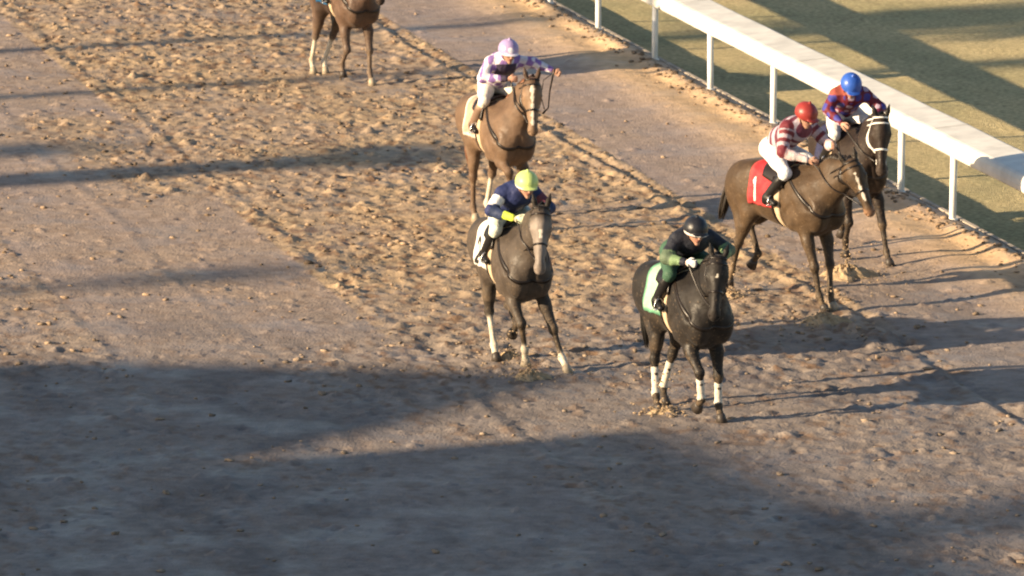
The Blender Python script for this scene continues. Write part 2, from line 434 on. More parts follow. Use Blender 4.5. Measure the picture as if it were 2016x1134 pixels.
    for q in (front['R'], front['L'], hind['R'], hind['L']):
        if q[2] < .03: zs.append(tz(g[0]+q[0]*math.cos(rz)-q[1]*math.sin(rz), g[1]+q[0]*math.sin(rz)+q[1]*math.cos(rz)))
    o.location.z = float(np.mean(zs))-.006
    tag(o, label, 'horse', group)
    bvh = bvh_of(V, Fq)
    for mb, pale in hooves: mb.build('hoof', M['pale_hoof'] if pale else M['hoof'], o)
    for y in (-1, 1):
        e = MB(); e.ball(H(.165, y*.105, .028), .018, 8); e.build('eye', M['eye'], o)
    hc = cols.get('hair', dark)
    # mane: tufts falling to the off side
    mb = MB(); r2 = np.random.default_rng(3); side = cols.get('mane_side', 1)
    W0 = np.array((.10, 0, 1.52+z)); W1 = P-nd*.02
    crest = []
    for i in range(70):
        t = i/69; q = lerp(W0, W1, t)
        p = hit(bvh, q-np.array((0, 0, .0)), Vector(np.array((-.4, 0, 1.0))), -.006, .5, .02)
        ln = .15+.05*math.sin(i*1.3)+r2.uniform(-.03, .05); lf = r2.uniform(.0, .09)
        p1 = p+Vector((-.02, side*.035, .015+lf*.4)); p2 = p1+Vector((-.03+r2.uniform(-.02, .02), side*(.03+lf), -ln*.5)); p3 = p2+Vector((-.02, side*.01+r2.uniform(-.01, .015), -ln*.6))
        mb.tube([p, p1, p2, p3], [.011, .013, .009, .002], 6, tuple(np.array(hc)*r2.uniform(.8, 1.5)), flat=.6)
    for i in range(8):
        q = H(-.03, r2.uniform(-.03, .03), .06); mb.tube([q, q+u*.06+n_*.03, q+u*r2.uniform(.10, .15)+n_*.015+v_*r2.uniform(-.02, .02)], [.010, .010, .003], 6, hc, flat=.6)
    mb.build('mane', M['hair'], o)
    # tail
    mb = MB(); tp = tailpath or [(-1.00, 0, 1.43), (-1.13, 0, 1.40), (-1.24, .01, 1.22), (-1.28, .02, .98), (-1.27, .03, .72), (-1.22, .03, .52)]
    tp = [np.array(q)+(0, 0, z) for q in tp]; spread = [.02, .035, .05, .06, .055, .03]
    for i in range(60):
        a = r2.uniform(0, 6.28); rr = math.sqrt(r2.uniform(0, 1)); pts = []
        ln = r2.uniform(.75, 1.0)
        for j, q in enumerate(tp):
            jj = min(j*ln, len(tp)-1); q = lerp(tp[int(jj)], tp[min(int(jj)+1, len(tp)-1)], jj-int(jj))
            wv = spread[j]*rr
            pts.append(q+np.array((math.cos(a)*wv, math.sin(a)*wv*.8, r2.uniform(-.012, .012))))
        mb.tube(pts, [.012, .014, .013, .011, .008, .003], 5, tuple(np.array(hc)*r2.uniform(.8, 1.6)))
    mb.build('tail', M['hair'], o)
    # bridle
    bm_ = M[bridle] if bridle in M else M['leather']
    mb = MB(); X1, X2 = v_, n_
    ring(mb, bvh, H(.33, 0, -.03), X1, X2, u, .022, .007, 28, .3)
    ring(mb, bvh, H(.05, 0, -.02), X1, X2, u, .018, .007, 28, .3, -30, 210)
    ring(mb, bvh, H(-.015, 0, -.03), X1, X2, u, .02, .008, 28, .3, -60, 240)
    for y in (-1, 1):
        go, gi = [], []
        for i in range(12):
            t = -.01+.46*i/11; cpt = H(t, 0, -.02-.03*math.sin(i/11*2.5))
            e = [hit(bvh, Vector(cpt)+Vector(n_)*s_*.010, v_*y, .006, .3, .05) for s_ in (-1, 1)]
            go.append(e); gi.append([q-Vector(v_*y)*.006 for q in e])
        vv, ff = sheet(go, gi); mb.add(vv, ff)
        q = hit(bvh, H(.455, 0, -.03), v_*y, .008, .3, .05); pts = [q+Vector(u)*.03*math.cos(a)+Vector(n_)*.03*math.sin(a) for a in np.linspace(0, 6.283, 13)]
        mb.tube(pts, .005, 5)
    mb.build('bridle', bm_, o)
    # breast girth / yoke and girth
    mb = MB()
    cx = Vector((.26, 0, 1.18+z)); axn = Vector((.62, 0, .78)).normalized()
    e2_ = Vector((.78, 0, -.62)).normalized()
    ring(mb, bvh, cx+axn*.10, (0, 1, 0), e2_, axn, .030, .007, 60, .9)
    mb.build('breast_collar', M['leather'], o)
    mb = MB(); ring(mb, bvh, (-.06, 0, 1.15+z), (0, 1, 0), (0, 0, 1), (1, 0, .12), .075, .008, 64, .8); mb.build('girth', M['girth_web'], o)
    mb = MB(); ring(mb, bvh, (-.13, 0, 1.15+z), (0, 1, 0), (0, 0, 1), (1, 0, .12), .035, .012, 64, .8); mb.build('overgirth', M['leather'], o)
    # saddle cloth
    def cloth_pt(sx, ph, off):
        x0 = -.52+.43*sx
        return hit(bvh, (x0-.04*abs(ph)/100, 0, 1.14+z), (0, math.sin(R_(ph)), math.cos(R_(ph))), off+.0045*math.sin(sx*7+ph*.13)+.003*math.sin(sx*17-ph*.07)+.004*(abs(ph) > 85)*math.sin(sx*21), .8, .25)
    na, nb = 22, 44
    def extent(sx): return 106
    go = [[cloth_pt(i/na, -102+204*j/nb, .017) for j in range(nb+1)] for i in range(na+1)]
    gi = [[cloth_pt(i/na, -102+204*j/nb, .006) for j in range(nb+1)] for i in range(na+1)]
    v, f = sheet(go, gi); c1, c2 = cloth
    vc = []
    for rep in range(2):
        for i in range(na+1):
            for j in range(nb+1):
                vc.append(c2 if (i < 2 or i > na-2 or j < 2 or j > nb-2) else c1)
    cl = mesh_obj('saddle_cloth', v, f, M['silk'], o, np.array(vc))
    if number:
        strokes, ncol = number
        for side in (-1, 1):
            mb = MB()
            for st in strokes:
                pts = []
                for (a, b) in zip(st, st[1:]):
                    m = max(2, int(math.hypot(b[0]-a[0], b[1]-a[1])/.015))
                    pts += [lerp(a, b, k/m) for k in range(m)]
                pts.append(np.array(st[-1])); go, gi = [], []
                for i, q in enumerate(pts):
                    t = pts[min(i+1, len(pts)-1)]-pts[max(i-1, 0)]; t = t/(np.linalg.norm(t)+1e-9); nn = np.array((-t[1], t[0]))*.019
                    ro, ri = [], []
                    for s_ in (-1, 0, 1):
                        x_, z_ = q+nn*s_
                        # x_ = reading direction (towards the head on the near side mirrored on the off side), z_ = up
                        sx = .25 - side*x_*.85/.50; ph = side*(72 - z_*.85/.26*57.3)
                        ro.append(cloth_pt(sx, ph, .0225)); ri.append(cloth_pt(sx, ph, .015))
                    go.append(ro); gi.append(ri)
                vv, ff = sheet(go, gi); mb.add(vv, ff, ncol)
            mb.build('number', M['silk'], cl)
    # saddle: small racing saddle with flaps, stirrup leathers and irons
    mb = MB(); go, gi = [], []
    for i in range(13):
        sx = i/12; x0 = -.38+.38*sx; ro, ri = [], []
        for j in range(21):
            ph = -58+116*j/20; wob = 1-.25*(1-sx)
            up = .030*math.exp(-(ph/22)**2)*(math.exp(-((sx-.9)/.15)**2)+.8*math.exp(-((sx-.05)/.15)**2)*1.4)
            q = hit(bvh, (x0+.05*abs(ph)/58, 0, 1.14+z), (0, math.sin(R_(ph*wob)), math.cos(R_(ph*wob))), .036+up, .8, .25)
            ro.append(q); ri.append(q-Vector((0, math.sin(R_(ph*wob)), math.cos(R_(ph*wob))))*.014)
        go.append(ro); gi.append(ri)
    v, f = sheet(go, gi); mb.add(v, f); sad = mb.build('saddle', M['leather'], o)
    for key in wraps:
        K, Fk = segs[key]; mb = MB(); d = Fk-K
        ts = np.linspace(.22, 1.04, 9)
        mb.tube([K+d*t-np.array((.006, 0, 0)) for t in ts], [.039+.003*math.sin(i*2.1)+.006*(t > .93) for i, t in enumerate(ts)], 14)
        mb.build('leg_wrap', M['wrap'], o)
    hd = dict(P=P, u=u, v=v_, n=n_, L=L, H=H, bvh=bvh, bit=[hit(bvh, H(.455, 0, -.03), v_*y, .01, .3, .05) for y in (-1, 1)], z=z)
    return o, hd, segs

# ------------------------------------------------------------------ jockey
def build_person(label, horse, hd, pose, cols, voxel=.0095):
    z = hd['z']; bvh = hd['bvh']
    A = lambda q: np.array(q, float)+np.array((0, 0, z))
    d = dict(hip=(-.36, 0, 1.72), chest=(-.02, 0, 1.93), neck=(.06, 0, 2.00), head=(.14, 0, 2.06),
             eR=(.10, -.34, 1.74), eL=(.10, .34, 1.74), hR=(.36, -.10, 1.68), hL=(.36, .10, 1.68),
             kR=(.08, -.27, 1.50), kL=(.08, .27, 1.50), aR=(-.20, -.31, 1.20), aL=(-.20, .31, 1.20), look=(1, 0, -.25), lean=0.0)
    d.update(pose); J = {k: (A(v) if k not in ('look', 'lean') else v) for k, v in d.items()}
    skin = (.42, .24, .17); hip = J['hip']; ch = J['chest']; nk = J['neck']; hdc = J['head']
    look = np.array(J['look'], float); look /= np.linalg.norm(look)
    ws = np.array((0, 1.0, 0)); side = np.cross((0, 0, 1.0), look); side /= np.linalg.norm(side); upv = np.cross(look, side)
    RH = np.stack([look, side, upv], 1)
    def HH(a, b, c): return hdc+look*a+side*b+upv*c
    sh = {k: ch+np.array((.03, y*.175, .03+J['lean']*y)) for k, y in (('R', -1), ('L', 1))}
    B = SDF()
    B.cap(hip, ch, .125, .13, .06, skin, sc=(1, 1.1, .9)); B.ell(ch, (.13, .18, .11), .05, skin)
    B.cap(ch, nk, .08, .055, .04, skin); B.cap(nk, HH(-.02, 0, -.06), .054, .052, .03, skin)
    B.ell(HH(0, 0, .01), (.098, .078, .105), .03, skin, R=RH)
    B.cap(HH(.02, 0, -.04), HH(.065, 0, -.105), .058, .026, .04, skin)          # jaw, chin
    B.ell(HH(.070, 0, -.02), (.030, .05, .05), .03, skin, R=RH)
    B.cap(HH(.098, 0, .005), HH(.115, 0, -.035), .009, .014, .015, skin)       # nose
    B.cap(HH(.088, -.03, .018), HH(.088, .03, .018), .012, .012, .02, skin)     # brow
    B.cap(HH(.096, -.018, -.066), HH(.096, .018, -.066), .008, .008, .01, (.35, .13, .11))   # lips
    for y in (-1, 1): B.ell(HH(-.005, y*.080, -.015), (.022, .010, .030), .012, skin, R=RH)
    for k, y in (('R', -1), ('L', 1)):
        e, h_ = J['e'+k], J['h'+k]
        B.cap(sh[k], e, .052, .040, .04, skin); B.cap(e, h_, .040, .026, .03, skin)
        fd = (h_-e)/np.linalg.norm(h_-e); hs = np.cross(fd, (0, 0, 1.0)); hs /= np.linalg.norm(hs); hu_ = np.cross(hs, fd)
        pal = h_+fd*.045
        RP = np.stack([fd, hs, hu_], 1)
        gc = cols.get('glove'+k, skin)
        B.ell(pal, (.048, .022, .042), .015, gc, R=RP)
        for q in range(4):                                                 # four fingers curled round the rein
            r0 = pal+fd*.038+hu_*(.030-.020*q); ln = (.036, .040, .038, .030)[q]
            r1 = r0+fd*ln*.55+hs*y*.010; r2_ = r1-fd*.004+hs*y*.028; r3 = r2_-fd*.024
            B.cap(r0, r1, .0105, .0098, .004, gc); B.cap(r1, r2_, .0098, .0092, .004, gc); B.cap(r2_, r3, .0092, .0085, .003, gc)
        t0 = pal+hu_*.030-fd*.015; t1 = t0+hu_*.020+fd*.018+hs*y*.012; t2 = t1+fd*.026+hs*y*.012
        B.cap(t0, t1, .013, .011, .008, gc); B.cap(t1, t2, .011, .009, .004, gc)
        kn, an = J['k'+k], J['a'+k]; hj = hip+np.array((.0, y*.09, -.02))
        B.cap(hj, kn, .088, .055, .05, skin, sc=(1, 1, 1)); B.cap(kn, an, .055, .036, .04, skin)
        B.cap(an, an+np.array((.15, y*.015, -.06)), .036, .026, .03, skin)
    V, Fq, C = B.mesh(voxel)
    o = mesh_obj('person', V, Fq, M['skin'], None, C)
    o.location = horse.location; o.rotation_euler = horse.rotation_euler
    tag(o, label, 'person', 'jockeys riding in the race')
    # jacket
    Jk = SDF()
    Jk.cap(hip+(.03, 0, .02), ch, .145, .155, .07, sc=(1, 1.08, .9)); Jk.ell(ch+(-.01, 0, .01), (.155, .205, .135), .06)
    Jk.cap(ch+(.02, 0, .02), nk, .105, .070, .04)
    Jk.ell(lerp(hip, ch, .45)+(0, 0, .05), (.17, .155, .10), .06)             # air in the back of the silks
    for k, y in (('R', -1), ('L', 1)):
        e, h_ = J['e'+k], J['h'+k]; wr = lerp(e, h_, .90)
        Jk.cap(sh[k], e, .076, .060, .05); Jk.cap(e, wr, .060, .040, .04)
        Jk.ell(lerp(sh[k], e, .6)+(-.02, y*.01, -.02), (.07, .055, .06), .04)
        Jk.ell(lerp(e, wr, .4)+(-.02, 0, -.015), (.065, .05, .05), .04)
    V, Fq, C = Jk.mesh(voxel)
    dd = {}
    for k in 'RL':
        e, h_ = J['e'+k], J['h'+k]; a = sh[k]
        for nm, p0, p1 in (('u'+k, a, e), ('l'+k, e, h_)):
            dv = p1-p0; t = np.clip(((V-p0)@dv)/(dv@dv), 0, 1); dd[nm] = (np.linalg.norm(V-p0-t[:, None]*dv, axis=1), t)
    dt = np.linalg.norm(V-(hip+ch)/2, axis=1)
    C = cols['silks'](V, dd, J)
    mesh_obj('jacket', V, Fq, M['silk'], o, C)
    # breeches
    Br = SDF(); bc = cols['breeches']
    Br.ell(hip+(-.02, 0, -.01), (.155, .165, .135), .06)
    for k, y in (('R', -1), ('L', 1)):
        kn, an = J['k'+k], J['a'+k]; hj = hip+np.array((.0, y*.09, -.02))
        Br.cap(hj, lerp(hj, kn, .55), .115, .088, .05); Br.cap(lerp(hj, kn, .5), kn, .09, .064, .04)
        Br.cap(kn, lerp(kn, an, .25), .064, .056, .03)
    V, Fq, C = Br.mesh(voxel); mesh_obj('breeches', V, Fq, M['silk'], o, np.tile(bc, (len(V), 1)))
    for k, y in (('R', -1), ('L', 1)):
        kn, an = J['k'+k], J['a'+k]; Bo = SDF(); boc = cols.get('boot', (.012, .011, .011))
        Bo.cap(lerp(kn, an, .20), an, .061, .042, .02, cols.get('boot_top', boc)); Bo.cap(lerp(kn, an, .33), an, .060, .044, .03, boc)
        Bo.cap(an, an+np.array((.15, y*.015, -.055)), .046, .036, .03, boc); Bo.ell(an+np.array((-.03, 0, -.045)), (.045, .036, .045), .03, boc)
        V, Fq, C = Bo.mesh(.009); mesh_obj('boot', V, Fq, M['shell'], o, C)
        # stirrup iron and leather belong to the saddle
        ft = an+np.array((.09, y*.01, -.075)); mb = MB()
        arc = [ft+np.array((0, y*.055*math.cos(t), .11*math.sin(t))) for t in np.linspace(0, math.pi, 12)]
        mb.tube(arc, .006, 6); mb.box(Vector(ft), (.04, .12, .012))
        st = mb.build('stirrup', M['steel'], None); st.parent = [c_ for c_ in horse.children if c_.name.startswith('saddle') and not c_.name.startswith('saddle_cloth')][0]
        mb = MB(); top = hit(bvh, (-.12, 0, 1.14+z), (0, y*math.sin(R_(42)), math.cos(R_(42))), .05, .8, .25)
        mb.tube([top, lerp(top, ft+(0, 0, .11), .5)+(0, y*.02, 0), ft+(0, 0, .11)], .010, 6, flat=.4)
        sl_ = mb.build('stirrup_leather', M['leather'], None); sl_.parent = st.parent
    # helmet with cloth cover, peak, goggles
    He = SDF(); hcol = cols['helmet']
    He.ell(HH(-.005, 0, .035), (.142, .124, .126), .02, hcol, R=RH)
    He.cap(HH(.0, 0, .165), HH(.0, 0, .167), .018, .018, .015, hcol)
    He.ell(HH(.0, 0, -.095), (.19, .17, .10), .012, R=RH, sub=True)
    He.ell(HH(.128, 0, .012), (.052, .085, .013), .015, cols.get('peak', hcol), R=RH)
    V, Fq, C = He.mesh(.0085)
    rl = (V-hdc)@RH
    if 'cap' in cols: C = cols['cap'](rl, C)
    mesh_obj('helmet', V, Fq, M['shell'], o, C)
    mb = MB(); go, gi = [], []
    for i in range(15):
        t = R_(-68+136*i/14); q = [HH(.004+.094*math.cos(t), .084*math.sin(t), zz) for zz in (-.028, .0, .012)]
        go.append([Vector(p)+Vector(look)*.012 for p in q]); gi.append([Vector(p)-Vector(look)*.006 for p in q])
    v, f = sheet(go, gi); mb.add(v, f); mb.build('goggles', M['goggle'], o)
    mb = MB(); mb.tube([HH(.0, -.085, .0), HH(.02, -.07, -.07), HH(.055, 0, -.118), HH(.02, .07, -.07), HH(.0, .085, .0)], .006, 6)
    mb.build('chin_strap', M['leather'], o)
    # reins from bit to hands
    mb = MB()
    for k, y, bt in (('R', -1, 0), ('L', 1, 1)):
        h_ = J['h'+k] if not (cols.get('free') == k) else J['h'+('L' if k == 'R' else 'R')]
        a = hd['bit'][bt]; b = Vector(h_)+Vector((.05, 0, -.01)); pts = []
        for i in range(15):
            t = i/14; p = a.lerp(b, t)+Vector((0, 0, -.05*math.sin(math.pi*t)))
            # keep the rein outside the neck
            cc = Vector((p.x, 0, p.z)); q, nn, ii, ds = bvh.find_nearest(p)
            if q is not None and (p-q).dot(nn) < .012: p = q+nn*.012
            pts.append(p)
        mb.tube(pts, .0085, 6, flat=.45)
    a = Vector(J['hR'] if cols.get('free') != 'R' else J['hL']); b = Vector(J['hL'] if cols.get('free') != 'L' else J['hR'])
    if (a-b).length > .02: mb.tube([a+Vector((.04, 0, 0)), (a+b)/2+Vector((.02, 0, -.06)), b+Vector((.04, 0, 0))], .0085, 6, flat=.45)
    rn = mb.build('reins', M['leather'], horse)
    return o, J

# ------------------------------------------------------------------ value noise for the ground
# ------------------------------------------------------------------ ground: harrowed dirt track, sandy berm, turf
def grid_axis(lo, hi, step, far, grow=1.35):
    a = list(np.arange(lo, hi+step/2, step)); s_ = step; p = a[-1]
    while p < far: s_ *= grow; p += s_; a.append(p)
    s_ = step; p = a[0]
    while p > -far: s_ *= grow; p -= s_; a.insert(0, p)
    return np.array(a)
def rough_map(a, b):
    """0 = smooth harrowed lane, 1 = torn up by hooves"""
    n = fbm(a*.35+9, b*.8+3, 11, 3)
    r = .10+.0*a
    r = np.where((b > -8.3) & (b < -2.8), .95, r)
    r = np.where(b <= -8.3, .30+.55*sm(.42, .62, fbm(a*.22+4, b*.45, 201, 3)), r)
    r = np.where((b > -3.35) & (b < -2.7), 1.0, r)
    r = np.where((b < -11.4) & (b > -12.8), .65, r)
    r = r*(.45+.9*n)
    r = r+.35*sm(1.5, 5.5, a)*sm(-3.2, -2.6, b)*(1-sm(-1.6, -.8, b))*n      # clods spilling into the rail lane
    r = r*(1-.45*sm(13.5, 15.5, a))+.22*sm(13, 16, a)*n                                       # packed ground nearer the stand
    return np.clip(r, 0, 1)
def build_track():
    la = grid_axis(-23, 25, .048, 420); lb = grid_axis(-17, .06, .034, 400)
    lb = lb[lb < .10]; lb = np.append(lb, [.10, .11, .115])
    A, B = np.meshgrid(la, lb, indexing='ij'); X = A.ravel(); Y = B.ravel()
    R = rough_map(X, Y)
    Z = .030*(fbm(X*.5, Y*.5, 21, 3)-.5)
    Z += .045*(fbm(X*3.2, Y*4.5, 31, 5)-.48)*R
    Z += .020*(fbm(X*9, Y*12, 41, 2)-.37)*(.12+R)
    # harrow lines along the track
    Z += .0022*np.sin(Y*2*math.pi/.31+9*fbm(X*.15, Y*.6, 51, 3))*(1-.6*R)*fbm(X*.4, Y*2, 53, 2)
    for bl, hh in ((-8.14, .013), (-3.05, .032), (-9.9, .007), (-11.5, .008), (-6.7, .004)):
        Z += hh*np.exp(-((Y-bl-.05*np.sin(X*.7))/.07)**2)*(.4+.9*fbm(X*2, Y*2, 61, 2)) - hh*.7*np.exp(-((Y-bl-.16-.05*np.sin(X*.7))/.07)**2)
    # berm of sand along the rail with a broken crest
    cr = fbm(X*1.1, Y*0, 71, 4)
    Z += .12*np.exp(-((Y+.10+.15*cr)/.20)**2)*(.1+1.15*cr) + .05*np.exp(-((Y+.8)/.45)**2)
    Z = Z.reshape(A.shape).astype(np.float32)
    # hoof marks and thrown clods
    nmark = 75000; r_ = np.random.default_rng(5); i0 = np.searchsorted(la, -22.5); i1 = np.searchsorted(la, 24.5); j0 = np.searchsorted(lb, -16.5); j1 = np.searchsorted(lb, -.45)
    ca = r_.uniform(-22.4, 24.4, nmark); cb = r_.uniform(-16.4, -.4, nmark); rr = rough_map(ca, cb); keep = r_.random(nmark) < rr**1.2*.95+.03
    for a0, b0, q in zip(ca[keep], cb[keep], rr[keep]):
        sz = min(r_.lognormal(-3.15, .42), .10)*(.8+.35*q); hgt = r_.uniform(.15, .38)*sz*(1.0 if r_.random() < .55 else -.75)
        el_ = r_.uniform(.7, 1.5); ii = int((a0+23)/.048)+(np.searchsorted(la, -23.0)); jj = int((b0+17)/.034)+(np.searchsorted(lb, -17.0))
        m = int(sz*2.3/.048)+1; m2 = int(sz*2.3/.034)+1
        if ii-m < 0 or jj-m2 < 0 or ii+m+1 > len(la) or jj+m2+1 > len(lb)-6: continue
        pa = la[ii-m:ii+m+1, None]-a0; pb = lb[None, jj-m2:jj+m2+1]-b0; th = r_.uniform(0, 3.14)
        x_ = (pa*math.cos(th)+pb*math.sin(th))/(sz*el_); y_ = (-pa*math.sin(th)+pb*math.cos(th))/(sz/el_); q2 = x_*x_+y_*y_
        if hgt > 0: dz_ = hgt*np.clip(1-q2, 0, 1)**.7
        else: dz_ = hgt*np.exp(-q2*1.6)+ -hgt*.55*np.exp(-((np.sqrt(q2)-1.25)/.35)**2)*(x_ > -.2)
        Z[ii-m:ii+m+1, jj-m2:jj+m2+1] += dz_
    zf = Z.copy(); far = np.ones_like(Z); 
    far *= ((A > -23.5) & (A < 25.5) & (B > -17.5))
    Z = np.where(far > 0, Z, 0)
    # gentle fade where a thing stands so that hooves neither float nor sink
    global TZ; TZ = (la, lb, Z)
    Z[:, -2:] = -.40; 
    P = np.stack([E0[0]+A*UA[0]+B*RB[0], E0[1]+A*UA[1]+B*RB[1], Z], -1).reshape(-1, 3)
    # soil colour: tan loose dirt, greyer packed lanes, orange sand by the rail
    n1 = fbm(X*.8, Y*1.4, 81, 4); n2 = fbm(X*6, Y*8, 91, 3); Rr = R[:, None]
    loose = np.array((.385, .280, .172)); packed = np.array((.305, .240, .205)); sand = np.array((.52, .36, .20)); grey_soil = np.array((.215, .19, .175))
    C = packed+(loose-packed)*np.clip(Rr*1.1+(n1[:, None]-.5)*.6, 0, 1)
    sd = (np.exp(-((Y+.55)/.55)**2)*.9)[:, None]; C = C*(1-sd)+sand*sd
    st = sm(.56, .72, fbm(X*.5+40, Y*.25, 101, 3))[:, None]*.35; C = C*(1-st)+packed*st*.95
    near_w = (sm(7, 14, X)*.75)[:, None]; C = C*(1-near_w)+grey_soil*near_w  # blends to a darker, greyer soil towards the near end
    br = (sm(.50, .66, fbm(X*5, Y*9, 171, 4))*np.clip(R*1.3, 0, 1)*.9)[:, None]; C = C*(1-br)+np.array((.19, .118, .07))*br
    wt = (sm(.50, .64, fbm(X*.7+11, Y*1.6+5, 211, 5))*sm(6, 13, X)*.45)[:, None]; C = C*(1-wt)+np.array((.12, .105, .10))*wt
    C *= (.80+.42*n2)[:, None]*(1+np.clip(Z.ravel()*3.0, -.2, .25))[:, None]  # fine mottling; hollows go darker and raised spots lighter with height
    na, nb = A.shape; I = np.arange(na*nb).reshape(na, nb)
    Fq = np.stack([I[:-1, :-1], I[:-1, 1:], I[1:, 1:], I[1:, :-1]], -1).reshape(-1, 4)[:, ::-1]
    m = mat('track dirt', attr=True, rough=.95, noise=.16, nscale=7, bump=.014, bscale=28, spec=.32)
    n_, l_ = m.node_tree.nodes, m.node_tree.links; t_ = n_.new('ShaderNodeTexNoise'); t_.inputs['Scale'].default_value = 1.1; t_.inputs['Detail'].default_value = 7
    q_ = n_.new('ShaderNodeMapRange'); q_.inputs[1].default_value = .38; q_.inputs[2].default_value = .60; q_.inputs[3].default_value = .46; q_.inputs[4].default_value = .95
    l_.new([k for k in n_ if k.type == 'TEX_COORD'][0].outputs['Object'], t_.inputs['Vector']); l_.new(t_.outputs[0], q_.inputs[0]); l_.new(q_.outputs[0], n_['Principled BSDF'].inputs['Roughness'])
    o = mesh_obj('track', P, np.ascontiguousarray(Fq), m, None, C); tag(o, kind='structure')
def tz(x, y):
    la, lb, Z = TZ; q = np.array((x, y))-E0; a, b = q@UA, q@RB
    i = int(np.clip(np.searchsorted(la, a), 1, len(la)-2)); j = int(np.clip(np.searchsorted(lb, b), 1, len(lb)-4)); return float(Z[i, j])
build_track()
def build_turf():
    la = grid_axis(-26, 26, .16, 420); lb = grid_axis(-9, 9, .14, 400); lb = lb[lb > -9]-(-9)+.09; lb = np.insert(lb, 0, .085)
    A, B = np.meshgrid(la, lb, indexing='ij'); X, Y = A.ravel(), B.ravel()
    Z = -.34+.10*(fbm(X*.35, Y*.35, 121, 3)-.5)+.035*(fbm(X*2.2, Y*2.6, 131, 3)-.5)+.10*np.exp(-((Y-.1)/.35)**2)
    near = (X > -26) & (X < 26) & (Y < 18); Z = np.where(near, Z, -.36)
    P = np.stack([E0[0]+X*UA[0]+Y*RB[0], E0[1]+X*UA[1]+Y*RB[1], Z], -1)
    n1 = fbm(X*.5, Y*.9, 141, 4)[:, None]; n2 = fbm(X*2.5, Y*3.5, 151, 3)[:, None]
    dry = np.array((.53, .44, .24)); green = np.array((.37, .335, .185)); bare = np.array((.42, .33, .19))
    C = green+(dry-green)*np.clip((n1-.22)*2.6, 0, 1); bb = np.clip((n2-.56)*4, 0, 1)*.6; C = C*(1-bb)+bare*bb
    C *= (.85+.3*fbm(X*5, Y*7, 161, 2))[:, None]
    na, nb = A.shape; I = np.arange(na*nb).reshape(na, nb)
    Fq = np.stack([I[:-1, :-1], I[:-1, 1:], I[1:, 1:], I[1:, :-1]], -1).reshape(-1, 4)[:, ::-1]
    m = mat('turf', attr=True, rough=.95, noise=.35, nscale=14, bump=.03, bscale=45, spec=.1)
    tag(mesh_obj('grass', P, np.ascontiguousarray(Fq), m, None, C), kind='structure')
build_turf()
# concrete strip that holds the edge of the track
mb = MB()
for i in range(-8, 9):
    a0 = i*3.0+.03; c_ = ab(a0+1.47, .15, -.105); rot = Matrix.Rotation(math.atan2(UA[1], UA[0]), 3, 'Z')
    mb.box(c_, (2.94, .055, .25), rot)
tag(mb.build('track_edging', M['concrete'], None, False), kind='structure')
# loose clods lying on the dirt
def build_clods():
    r_ = np.random.default_rng(12); t = (1+5**.5)/2
    iv = np.array([(-1, t, 0), (1, t, 0), (-1, -t, 0), (1, -t, 0), (0, -1, t), (0, 1, t), (0, -1, -t), (0, 1, -t), (t, 0, -1), (t, 0, 1), (-t, 0, -1), (-t, 0, 1)])/math.sqrt(1+t*t)
    fi = np.array([(0, 11, 5), (0, 5, 1), (0, 1, 7), (0, 7, 10), (0, 10, 11), (1, 5, 9), (5, 11, 4), (11, 10, 2), (10, 7, 6), (7, 1, 8), (3, 9, 4), (3, 4, 2), (3, 2, 6), (3, 6, 8), (3, 8, 9), (4, 9, 5), (2, 4, 11), (6, 2, 10), (8, 6, 7), (9, 8, 1)])
    n = 9500; a = r_.uniform(-22, 24, n); b = r_.uniform(-16.4, -.15, n); R = rough_map(a, b); k = r_.random(n) < (R**1.2*1.0+.01)*(1-.6*sm(12.5, 14.5, a)); a, b = a[k], b[k]
    m = 1000; a = np.append(a, r_.uniform(-22, 20, m)); b = np.append(b, -.05-np.abs(r_.normal(0, .22, m)))
    n = len(a); s_ = r_.lognormal(-3.75, .50, n); s_ = np.clip(s_, .008, .046)
    V = np.zeros((n, 12, 3), np.float32); jit = r_.uniform(.55, 1.3, (n, 12, 1)); th = r_.uniform(0, 6.28, n)
    V[:] = iv*jit; V *= (s_[:, None]*np.stack([r_.uniform(.8, 1.7, n), r_.uniform(.7, 1.2, n), r_.uniform(.32, .65, n)], 1))[:, None, :]
    c_, s2 = np.cos(th)[:, None], np.sin(th)[:, None]; x = V[..., 0]*c_-V[..., 1]*s2; y = V[..., 0]*s2+V[..., 1]*c_
    px = E0[0]+a*UA[0]+b*RB[0]; py = E0[1]+a*UA[1]+b*RB[1]
    la, lb, Z = TZ; zi = Z[np.clip(np.searchsorted(la, a), 0, len(la)-1), np.clip(np.searchsorted(lb, b), 0, len(lb)-4)]
    W = np.stack([x+px[:, None], y+py[:, None], V[..., 2]+(zi+s_*.25)[:, None]], -1).reshape(-1, 3)
    F = (fi[None]+12*np.arange(n)[:, None, None]).reshape(-1, 3)
    C = np.array((.30, .22, .15))*r_.uniform(.5, 1.2, (n, 1)); near_w = (sm(8, 15, a)*.5)[:, None]; C = C*(1-near_w)+np.array((.25, .21, .17))*near_w
    o = mesh_obj('dirt_clods', W, F, M['clod'], None, np.repeat(C, 12, 0), False)
    tag(o, 'loose tan clods of dirt scattered over the torn up track', 'clods', kind='stuff')
build_clods()

